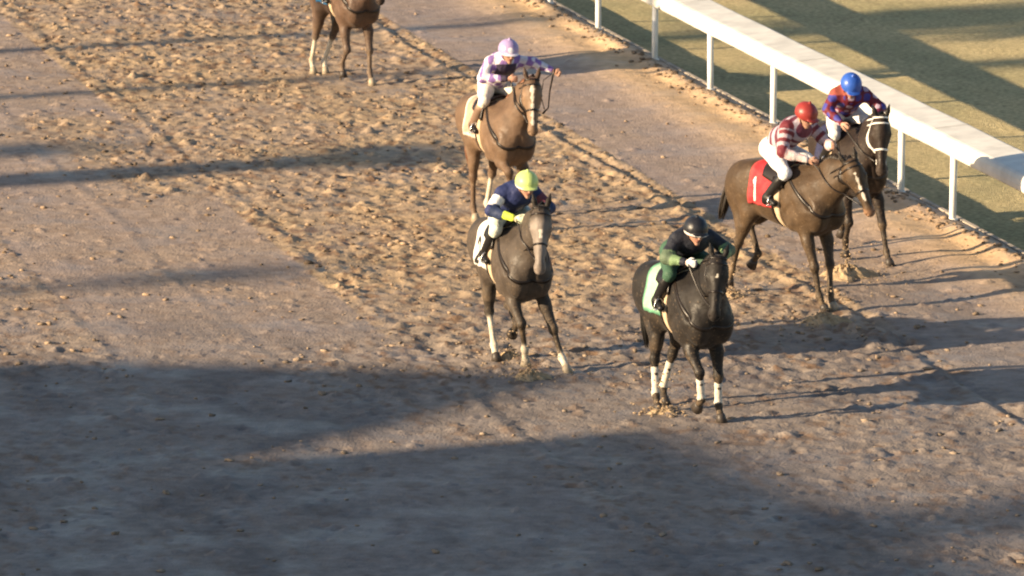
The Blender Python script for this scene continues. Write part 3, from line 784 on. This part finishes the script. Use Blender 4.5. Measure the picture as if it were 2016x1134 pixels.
# ------------------------------------------------------------------ running rail
rail = bpy.data.objects.new('running_rail', None); scn.collection.objects.link(rail); rail.location = ab(0, .02, 0)
tag(rail, 'white running rail with broad cover on round posts along the track edge', 'rail')
def local(o, p): return Vector(p)-o.location
posts_px = [(1165, 60), (1283, 120), (1393, 178), (1516, 245), (1639, 311), (1763, 380), (1868, 435)]
pa = []
for p in posts_px:
    g = ground(*p)[:2]-E0; pa.append(g@UA)
pa = [pa[0]-3.05*k for k in range(6, 0, -1)]+pa+[pa[-1]+3.05*k for k in range(1, 6)]
TOP = .83
for i, a in enumerate(pa):
    mb = MB(); c_ = ab(a, .045); r_ = .043
    lean = Vector(((i*7 % 5-2)*.004, (i*3 % 5-2)*.005, 0)); q = [c_-lean*(1-zz/TOP)+Vector((0, 0, zz)) for zz in (-.34, TOP*.5, TOP+.02)]
    mb.tube(q, [r_, r_, r_], 16)
    mb.tube([c_+Vector((0, 0, TOP+.02)), c_+Vector((0, 0, TOP+.07))+Vector((RB[0], RB[1], 0))*.06, c_+Vector((0, 0, TOP+.13))+Vector((RB[0], RB[1], 0))*.16], [.03, .03, .028], 10)
    mb.tube([c_+Vector((0, 0, -.02)), c_+Vector((0, 0, .03))], [.062, .056], 16)
    mb.v = [tuple(Vector(v)-rail.location) for v in mb.v]
    mb.build('post', M['post'], rail)
prof = [(b_*(1.12 if b_ < .1 else 1.36), z_+.035) for b_, z_ in [(-.030, .755), (-.046, .775), (-.048, .83), (-.038, .89), (-.022, .93), (.0, .953), (.03, .965), (.33, .998), (.352, .990), (.356, .968), (.345, .955), (.336, .966), (.32, .975), (.03, .938), (.0, .925), (-.022, .87), (-.028, .80), (-.024, .755)]]
edges = [pa[0]-1.5]
L = 6.1; 
while edges[-1] < pa[-1]+1: edges.append(edges[-1]+L)
for k, (a0, a1) in enumerate(zip(edges, edges[1:])):
    mb = MB(); n = len(prof); vs = []
    m = 12
    for i in range(m+1):
        a = a0+.012+(a1-a0-.024)*i/m; sag = -.006*math.sin(math.pi*i/m*2)**2
        for (b, zz) in prof: vs.append(local(rail, ab(a, b+.045, zz+sag)))
    fs = [(i*n+j, i*n+(j+1) % n, (i+1)*n+(j+1) % n, (i+1)*n+j) for i in range(m) for j in range(n)]
    fs += [tuple(range(n))[::-1], tuple(m*n+j for j in range(n))]
    mb.add(vs, fs); o = mb.build('rail_cover', M['rail'], rail, False)
    mb = MB(); vs = []                                     # joint sleeve
    for a in (a1-.05, a1+.05):
        for (b, zz) in prof[:10]: vs.append(local(rail, ab(a, (b-.16)*1.01+.16+.045, zz+.004)))
    fs = [(j, j+1, 10+j+1, 10+j) for j in range(9)]
    mb.add(vs, fs); mb.build('joint_sleeve', M['rail'], rail, False)

# ------------------------------------------------------------------ what stands beyond the left edge of the picture and throws the long shadows
SH = np.array([-SUN.x, -SUN.y])/math.hypot(SUN.x, SUN.y); SP = np.array([-SH[1], SH[0]]); TE = math.tan(EL)
def caster(px, py, h):
    """foot of something h metres tall whose shadow tip falls at a ground point"""
    p = ground(px, py)[:2]-SH*h/TE; return Vector((p[0], p[1], 0))
MW = mat('painted wall', (.55, .52, .47), rough=.8, noise=.1, nscale=2); MR = mat('metal roof', (.30, .33, .34), rough=.5, noise=.15); MS = mat('galvanised steel', (.42, .43, .44), rough=.45, noise=.15); MG = mat('dark glass', (.03, .04, .05), rough=.1)
rotS = Matrix(((SH[0], SP[0], 0), (SH[1], SP[1], 0), (0, 0, 1)))
def building(name, label, cat, corner_px, h, depth, width, side, roof):
    """block whose long wall is parallel to the sun's azimuth; side=+1 extends away from the camera line"""
    e = bpy.data.objects.new(name, None); scn.collection.objects.link(e); e.location = caster(*corner_px, h); tag(e, label, cat)
    e.rotation_euler = (0, 0, math.atan2(SH[1], SH[0]))
    mb = MB(); mb.box((-depth/2, side*width/2, h/2), (depth, width, h)); mb.build('wall', MW, e, False)
    if roof == 'gable':
        mb = MB(); rh = 1.5; y0, y1, ym = (0, side*width, side*width/2); o_ = .3
        mb.add([(-depth-o_, y0-side*o_, h), (o_, y0-side*o_, h), (o_, y1+side*o_, h), (-depth-o_, y1+side*o_, h), (-depth-o_, ym, h+rh), (o_, ym, h+rh)],
               [(0, 1, 5, 4), (2, 3, 4, 5), (0, 4, 3), (1, 2, 5), (0, 3, 2, 1)]); mb.build('roof', MR, e, False)
    else:
        mb = MB(); mb.box((-depth/2, side*width/2, h+.2), (depth+2, width+1, .4)); mb.build('roof', MR, e, False)
    for fl in range(int(h/3.2)):
        for k in range(int(width/4)):
            mb = MB(); mb.box((.03, side*(2+k*4), 1.9+fl*3.2), (.06, 2.2, 1.4)); mb.build('window', MG, e, False)
    return e
building('grandstand', 'long pale grandstand with flat metal roof left of the track', 'grandstand', (955, 892), 15.0, 14, 22, -1, 'flat')
t_ = building('judges_tower', 'pale tower with grey gable roof left of the track', 'tower', (430, 902), 14.0, 6, 5.25, 1, 'gable')
def pole(label, px, py, h, r, heads):
    e = bpy.data.objects.new('light_pole', None); scn.collection.objects.link(e); e.location = caster(px, py, h); e.rotation_euler = (0, 0, math.atan2(SH[1], SH[0])); tag(e, label, 'light pole', 'tall poles beyond the outside of the track')
    mb = MB(); mb.tube([(0, 0, 0), (0, 0, h*.5), (0, 0, h)], [r, r*.8, r*.55], 16); mb.build('pole', MS, e)
    for k in range(heads):
        mb = MB(); mb.box((.1, (k-(heads-1)/2)*.7, h-.3), (.35, .55, .45)); mb.build('lamp_head', MR, e, False)
pole('stout tapered steel light pole', 900, 300, 17, .85, 3)
pole('slim steel light pole', 190, 288, 22, .38, 2)
pole('slim steel light pole', 620, 528, 30, .42, 2)

def tree(label, px, py, hb, ht, rad, n, seed):
    """round crowned tree; the underside of its crown shades the ground point"""
    r_ = np.random.default_rng(seed); p = ground(px, py)[:2]-SH*hb/TE
    e = bpy.data.objects.new('tree', None); scn.collection.objects.link(e); e.location = (p[0], p[1], 0); tag(e, label, 'tree', 'trees beyond the outside of the track')
    mb = MB(); mb.tube([(0, 0, 0), (.1, 0, hb*.5), (0, .1, hb), (0, 0, ht*.9)], [.28, .22, .18, .05], 10, (.10, .08, .06))
    for k in range(9):
        a = k*2.4; z0 = hb*.97+(ht-hb)*k/11; mb.tube([(0, 0, z0), (math.cos(a)*rad*.45, math.sin(a)*rad*.45, z0+.8), (math.cos(a)*rad*.8, math.sin(a)*rad*.8, z0+1.9)], [.10, .06, .02], 6, (.10, .08, .06))
    mb.build('trunk', M['clod'], e)
    cl = r_.normal(0, 1, (60, 3)); cl /= np.linalg.norm(cl, axis=1)[:, None]; cl *= r_.uniform(.3, 1, (60, 1)); c_ = cl[r_.integers(0, 60, n)]+r_.normal(0, .13, (n, 3))
    c_ *= np.array((rad, rad, (ht-hb)/2)); c_[:, 2] += (ht+hb)/2
    d1 = r_.normal(0, 1, (n, 3)); d1 /= np.linalg.norm(d1, axis=1)[:, None]; d2 = np.cross(d1, r_.normal(0, 1, (n, 3))); d2 /= np.linalg.norm(d2, axis=1)[:, None]
    s_ = r_.uniform(.10, .26, (n, 1)); V = np.stack([c_-d1*s_, c_-d2*s_*.6, c_+d1*s_, c_+d2*s_*.6], 1).reshape(-1, 3)
    F = np.arange(4*n).reshape(n, 4); C = np.array((.05, .075, .03))*r_.uniform(.6, 1.5, (n, 1))
    mesh_obj('crown', V, F, M['clod'], e, np.repeat(C, 4, 0), False)
tree('tall round crowned tree left of the farthest stretch of track', 1300, 30, 16, 25, 2.8, 7500, 1)
tree('narrow tall tree beside the farthest one', 1470, 108, 19, 29, 1.2, 2600, 2)
tree('small crowned tree behind the long grandstand', 1640, 1050, 30, 32.6, 1.1, 420, 3)

# ------------------------------------------------------------------ the field
WHITE = (.72, .70, .66)
def arm_near(dd, thr=.10):
    return np.minimum.reduce([dd[k][0] for k in dd])
def silks_purple(V, dd, J):
    C = np.tile((.72, .69, .74), (len(V), 1)); q = (np.floor((V[:, 0]+V[:, 2]*.9)/.085)+np.floor((V[:, 1]*1.0-V[:, 2]*.5)/.085)) % 2
    C[q < 1] = (.26, .16, .42); m = (np.abs(V[:, 1]) < .13) & (V[:, 0] > -.02) & (V[:, 2] < J['chest'][2]+.02) & (dd['uR'][0] > .09) & (dd['uL'][0] > .09); C[m] = (.05, .04, .07); return C
def silks_navy(V, dd, J):
    C = np.tile((.025, .035, .11), (len(V), 1))
    for k, c in (('R', (.80, .80, .80)), ('L', (.16, .05, .07))):
        d, t = dd['u'+k]; m = (d < .115) & (t > .30) & (t < .85) & (dd['l'+k][0] > .05) & (np.abs(V[:, 1]) > .17); C[m] = c
        d, t = dd['l'+k]; C[(d < .085) & (t > .55)] = (.62, .78, .08)
        C[(d < .085) & (t > .05) & (t <= .55)] = (.03, .045, .10)
    m = (V[:, 0] < -.20); C[m] = (.66, .68, .66); return C
def silks_maroon(V, dd, J):
    C = np.tile((.16, .03, .04), (len(V), 1)); torso = (dd['uR'][0] > .10) & (dd['uL'][0] > .10)
    s_ = np.floor((V[:, 0]+.5)/.052) % 2; C[torso & (s_ < 1)] = (.40, .36, .42); C[torso & (s_ >= 1)] = (.13, .035, .06)
    for k in 'RL':
        d, t = dd['l'+k]; C[(d < .09) & (t > .12)] = (.60, .44, .44)
        d2, t2 = dd['u'+k]; C[(d2 < .10) & (np.floor(t2/.16) % 2 < 1) & (t2 > .1) & (d > .08)] = (.42, .34, .38)
        s2 = np.floor(t/.2) % 2; C[(d < .09) & (t > .3) & (s2 < 1)] = (.66, .60, .60)
    return C
def silks_black(V, dd, J):
    C = np.tile((.022, .024, .034), (len(V), 1))
    for k in 'RL':
        d, t = dd['l'+k]; C[(d < .09) & (t > .05) & (t < .75)] = (.17, .26, .13)
        d2, t2 = dd['u'+k]; C[(d2 < .10) & (t2 > .75)] = (.10, .14, .09)
    return C
def silks_red(V, dd, J):
    C = np.tile((.14, .018, .032), (len(V), 1)); n = np.sin(V[:, 0]*34)*np.sin(V[:, 1]*30+1)*np.sin(V[:, 2]*32)
    C[n > .12] = (.05, .05, .26); C[n < -.38] = (.42, .32, .42)
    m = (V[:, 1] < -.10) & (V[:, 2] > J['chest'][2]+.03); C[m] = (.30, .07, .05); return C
def silks_teal(V, dd, J):
    C = np.tile((.05, .30, .32), (len(V), 1)); C[(np.abs(V[:, 1]) < .05)] = (.8, .8, .75); return C
DEG = {1: [[(-.045, .085), (.0, .125), (.0, -.12)]],
       2: [[(-.06, .06), (-.045, .10), (0, .12), (.045, .10), (.055, .055), (.03, .0), (-.06, -.12), (.065, -.12)]]}
# --- dark bay, white cloth 2
hB, hdB, _ = build_horse('race_horse', 'dark bay horse with white star and white saddle cloth, ridden by the lime helmeted jockey', (1017, 716), 17,
    dict(facec=(.21, .178, .155), coat=(.060, .047, .037), points=(.02, .016, .013), leg=(.036, .028, .021), muzzle=(.22, .14, .09), socks={'HR': .85, 'FL': .14, 'FR': .14}, pale=('FL', 'FR')),
    {'R': (.40, -.02, .05, -10), 'L': (.68, .37, 0, 42)}, {'R': (-.20, -.16, 0, 32), 'L': (-.50, .10, .24, -50)},
    (.72, .05, 1.78), (.96, -.04, 1.14), dz=-.06, cloth=((.70, .68, .64), (.74, .72, .68)), number=(DEG[2], (.02, .02, .02)),
    blaze=[(.20, .28, .015, .022, .0)])
pB, _ = build_person('jockey in navy and white silks with lime helmet, crouched on the dark bay horse', hB, hdB,
    dict(chest=(.0, 0, 1.90), neck=(.09, 0, 1.97), head=(.20, .05, 2.03), eR=(.12, -.32, 1.76), eL=(.12, .33, 1.76), hR=(.34, -.12, 1.70), hL=(.34, .12, 1.70), kR=(.06, -.25, 1.54), kL=(.06, .25, 1.54), aR=(-.20, -.30, 1.24), aL=(-.20, .30, 1.24)),
    dict(silks=silks_navy, helmet=(.56, .68, .22), breeches=(.72, .74, .62), gloveR=(.7, .72, .5), cap=lambda r, C: np.where((r[:, 2] < .012)[:, None], (.80, .80, .76), C)))
# --- near black horse, white wraps, green cloth
hD, hdD, _ = build_horse('race_horse', 'nearest, black horse with white leg wraps and pale green saddle cloth', (1362, 819), 22,
    dict(coat=(.016, .0135, .012), points=(.008, .007, .006), leg=(.020, .016, .013), muzzle=(.02, .016, .014), belly=(.026, .021, .016), mane_side=1),
    {'R': (.26, -.06, .15, -55), 'L': (.42, .15, 0, 26)}, {'R': (-.30, -.24, 0, 28), 'L': (-.66, -.01, .0, 35)},
    (.64, .0, 1.73), (.84, -.13, 1.16), dz=-.03, cloth=((.33, .50, .37), (.12, .30, .19)), wraps=('FR', 'FL', 'HR', 'HL'),
    blaze=[(.16, .19, .011, .011, .0)])
pD, _ = build_person('jockey in black silks and black helmet with white rim on the nearest black horse', hD, hdD,
    dict(head=(.20, -.055, 1.995), neck=(.08, 0, 1.94), chest=(-.02, 0, 1.87), eR=(.08, -.33, 1.72), eL=(.10, .36, 1.76), hR=(.30, -.20, 1.70), hL=(.34, .14, 1.72), kR=(.04, -.27, 1.54), aR=(-.16, -.33, 1.24), aL=(-.16, .33, 1.24), kL=(.04, .27, 1.54)),
    dict(silks=silks_black, helmet=(.016, .017, .022), breeches=(.05, .11, .07), gloveR=(.75, .74, .72), gloveL=(.02, .02, .02), cap=lambda r, C: np.where(((r[:, 2] < .014) & (r[:, 2] > -.02) & (r[:, 0] > -.03))[:, None], (.78, .76, .72), C)))
# --- chestnut
hA, hdA, _ = build_horse('race_horse', 'tall chestnut horse with narrow white blaze behind the lime helmeted jockey', (989, 446), 20,
    dict(coat=(.122, .078, .050), points=(.065, .038, .025), leg=(.12, .075, .048), muzzle=(.17, .12, .085), belly=(.165, .105, .065), facec=(.19, .125, .08), socks={'HL': .95}, hair=(.16, .07, .035), pale=('HR', 'HL')),
    {'R': (.42, -.10, .42, -70), 'L': (.42, .20, 0, 28)}, {'R': (-.52, -.15, 0, 30), 'L': (-.74, .10, .0, 32)},
    (.66, .14, 1.86), (.88, .07, 1.25), dz=0, cloth=((.42, .29, .22), (.62, .54, .48)),
    blaze=[(.05, .30, .026, .012, .0), (.30, .50, .012, .016, .0)])
pA, jA = build_person('jockey in purple and white silks with one arm flung out, on the chestnut horse', hA, hdA,
    dict(hip=(-.30, 0, 1.74), chest=(.02, 0, 2.00), neck=(.12, 0, 2.09), head=(.22, 0, 2.17), eR=(.14, -.30, 1.86), hR=(.32, -.04, 1.86), eL=(.14, .34, 2.02), hL=(.30, .54, 1.93), kR=(.02, -.24, 1.56), kL=(.02, .24, 1.56), aR=(-.22, -.30, 1.24), aL=(-.22, .30, 1.24)),
    dict(silks=silks_purple, helmet=(.36, .28, .50), breeches=(.76, .72, .62), boot_top=(.40, .26, .18), free='L', peak=(.74, .70, .78),
         cap=lambda r, C: np.where((((r[:, 1]+.02)**2+(r[:, 2]-.07)**2 < .0011) & (r[:, 0] > 0))[:, None] | (r[:, 2] < .004)[:, None], (.76, .72, .80), C)))
# --- bay with red cloth 1
hC, hdC, _ = build_horse('race_horse', 'brown horse with red saddle cloth numbered 1, turned towards the rail', (1572, 600), 38,
    dict(coat=(.060, .038, .021), points=(.02, .015, .011), leg=(.045, .032, .021), muzzle=(.30, .17, .10), socks={}, pale=('FL',)),
    {'R': (.60, -.11, 0, 30), 'L': (.56, .04, 0, 24)}, {'R': (-1.12, -.10, .08, -25), 'L': (-.98, .12, .30, -40)},
    (.86, .02, 1.70), (1.17, .05, 1.16), dz=.03, cloth=((.40, .028, .035), (.40, .05, .05)), number=(DEG[1], (.80, .78, .76)),
    tailpath=[(-1.00, 0, 1.43), (-1.12, 0, 1.36), (-1.20, 0, 1.20), (-1.26, -.02, 1.02), (-1.30, -.03, .88), (-1.34, -.03, .76)],
    blaze=[(.12, .44, .010, .014, .0)])
pC, _ = build_person('jockey in maroon striped silks and red helmet on the horse with the red cloth', hC, hdC,
    dict(hip=(-.42, 0, 1.72), chest=(-.06, 0, 1.96), neck=(.02, 0, 2.04), head=(.10, 0, 2.13), eR=(.06, -.30, 1.74), hR=(.30, -.12, 1.66), eL=(.16, .30, 1.78), hL=(.44, .12, 1.82), look=(1, .05, -.45)),
    dict(silks=silks_maroon, helmet=(.27, .035, .03), breeches=(.74, .76, .78)))
# --- dark horse by the rail, white noseband
hE, hdE, _ = build_horse('race_horse', 'dark brown horse with white bridle nearest the running rail', (1680, 508), 15,
    dict(coat=(.022, .014, .010), points=(.009, .007, .006), leg=(.020, .015, .012), muzzle=(.04, .03, .025)),
    {'R': (.06, -.12, .03, -8), 'L': (.66, .24, 0, 38)}, {'R': (-.52, -.14, 0, 28), 'L': (-.86, .12, .12, -20)},
    (.62, .12, 1.73), (.80, .07, 1.10), dz=-.02, cloth=((.025, .028, .07), (.025, .028, .07)), bridle='white_strap')
pE, _ = build_person('jockey in red and navy silks with bright blue helmet, nearest the rail', hE, hdE,
    dict(hip=(-.34, -.04, 1.74), chest=(-.04, -.06, 1.94), neck=(.04, -.08, 2.02), head=(.12, -.09, 2.08), eR=(.04, -.34, 1.80), hR=(.26, -.24, 1.66), eL=(.06, .30, 1.80), hL=(.30, .14, 1.70), look=(1, 0, -.7)),
    dict(silks=silks_red, helmet=(.03, .10, .44), breeches=(.76, .75, .72)))
# --- last horse, only its legs show below the top of the picture
hF, hdF, _ = build_horse('race_horse', 'farthest brown horse with two white hind stockings at the top of the picture', (690, 160), 24,
    dict(coat=(.085, .052, .036), points=(.03, .022, .018), leg=(.10, .072, .055), muzzle=(.05, .035, .03), socks={'HR': .97, 'HL': .97}, pale=('FL', 'HR', 'HL')),
    {'R': (.12, -.16, .08, 10), 'L': (.46, .14, 0, 30)}, {'R': (-.92, -.18, 0, 20), 'L': (-.86, -.02, .0, 38)},
    (.80, .02, 1.76), (1.06, .02, 1.22), dz=0, cloth=((.05, .25, .55), (.05, .25, .55)))
pF, _ = build_person('jockey in teal silks on the farthest horse at the top of the picture', hF, hdF, {}, dict(silks=silks_teal, helmet=(.7, .7, .66), breeches=(.75, .75, .72)))
# whip in the chestnut rider's free hand
mb = MB(); m_ = Matrix.Translation(hA.location) @ hA.rotation_euler.to_matrix().to_4x4()
hl = Vector(jA['hL']); pts = [hl+Vector((.07, .0, .03)), hl+Vector((.05, -.02, -.05)), hl+Vector((.02, -.05, -.25)), hl+Vector((.0, -.06, -.45)), hl+Vector((-.01, -.13, -.52))]
mb.tube([m_ @ p for p in pts], [.012, .012, .009, .008, .014], 8)
mb.tube([m_ @ (hl+Vector((.05, -.01, -.02))), m_ @ (hl+Vector((.05, -.14, -.10))), m_ @ (hl+Vector((.04, -.17, -.3))), m_ @ (hl+Vector((.03, -.12, -.46)))], [.006]*4, 6)
tag(mb.build('riding_whip', M['leather']), 'black riding whip hanging from the outstretched hand of the purple silked jockey', 'whip')
# plumes of sand thrown where hooves strike
def splash(px, py, n, s_, label):
    g = ground(px, py); mb = MB(); r_ = random.Random(int(px)); na, nr = 40, 12; vs = []
    for j in range(nr+1):
        for i in range(na):
            a = 2*math.pi*i/na; q = j/nr; rr = q*.17*s_*(1+.25*math.sin(3*a+px)+.12*math.sin(7*a)); hh = .085*s_*(1-q*q)*(1+.16*math.sin(5*a+q*9)+.10*math.sin(11*a-q*17))-.012*q
            vs.append((g[0]+rr*1.25*math.cos(a)+r_.uniform(-.006, .006), g[1]+rr*math.sin(a)+r_.uniform(-.006, .006), max(hh, -.01)+r_.uniform(-.006, .006)))
    mb.add(vs, [(j*na+i, j*na+(i+1) % na, (j+1)*na+(i+1) % na, (j+1)*na+i) for j in range(nr) for i in range(na)], (.38, .285, .18))
    for i in range(n):
        a = r_.uniform(0, 6.28); rr = abs(r_.gauss(0, .24))*s_; zz = max(.01, (.20-rr)*r_.random())*s_ if i % 4 else r_.uniform(.02, .42)
        q = (g[0]+rr*1.3*math.cos(a), g[1]+rr*math.sin(a), zz); t = r_.uniform(.004, .014)
        mb.ball(q, (t*1.3, t, t*.8), 4, tuple(np.array((.34, .255, .17))*r_.uniform(.7, 1.2)))
    tag(mb.build('dirt_splash', M['clod'], None, False), label, 'splash', 'sand thrown up by striking hooves', 'stuff')
splash(1666, 545, 260, 1.5, 'sand thrown up under the front hoof of the horse by the rail')
splash(1622, 636, 200, 1.2, 'sand thrown up under the front hooves of the horse with the red cloth')
splash(1304, 812, 160, .7, 'sand thrown up behind the hind hooves of the nearest black horse')
splash(1000, 706, 160, .8, 'sand thrown up behind the hind hooves of the dark bay horse')
splash(1440, 585, 140, .7, 'sand thrown up below the hind hooves of the horse with the red cloth')
splash(1044, 744, 90, .9, 'sand thrown up under the front hoof of the dark bay horse')
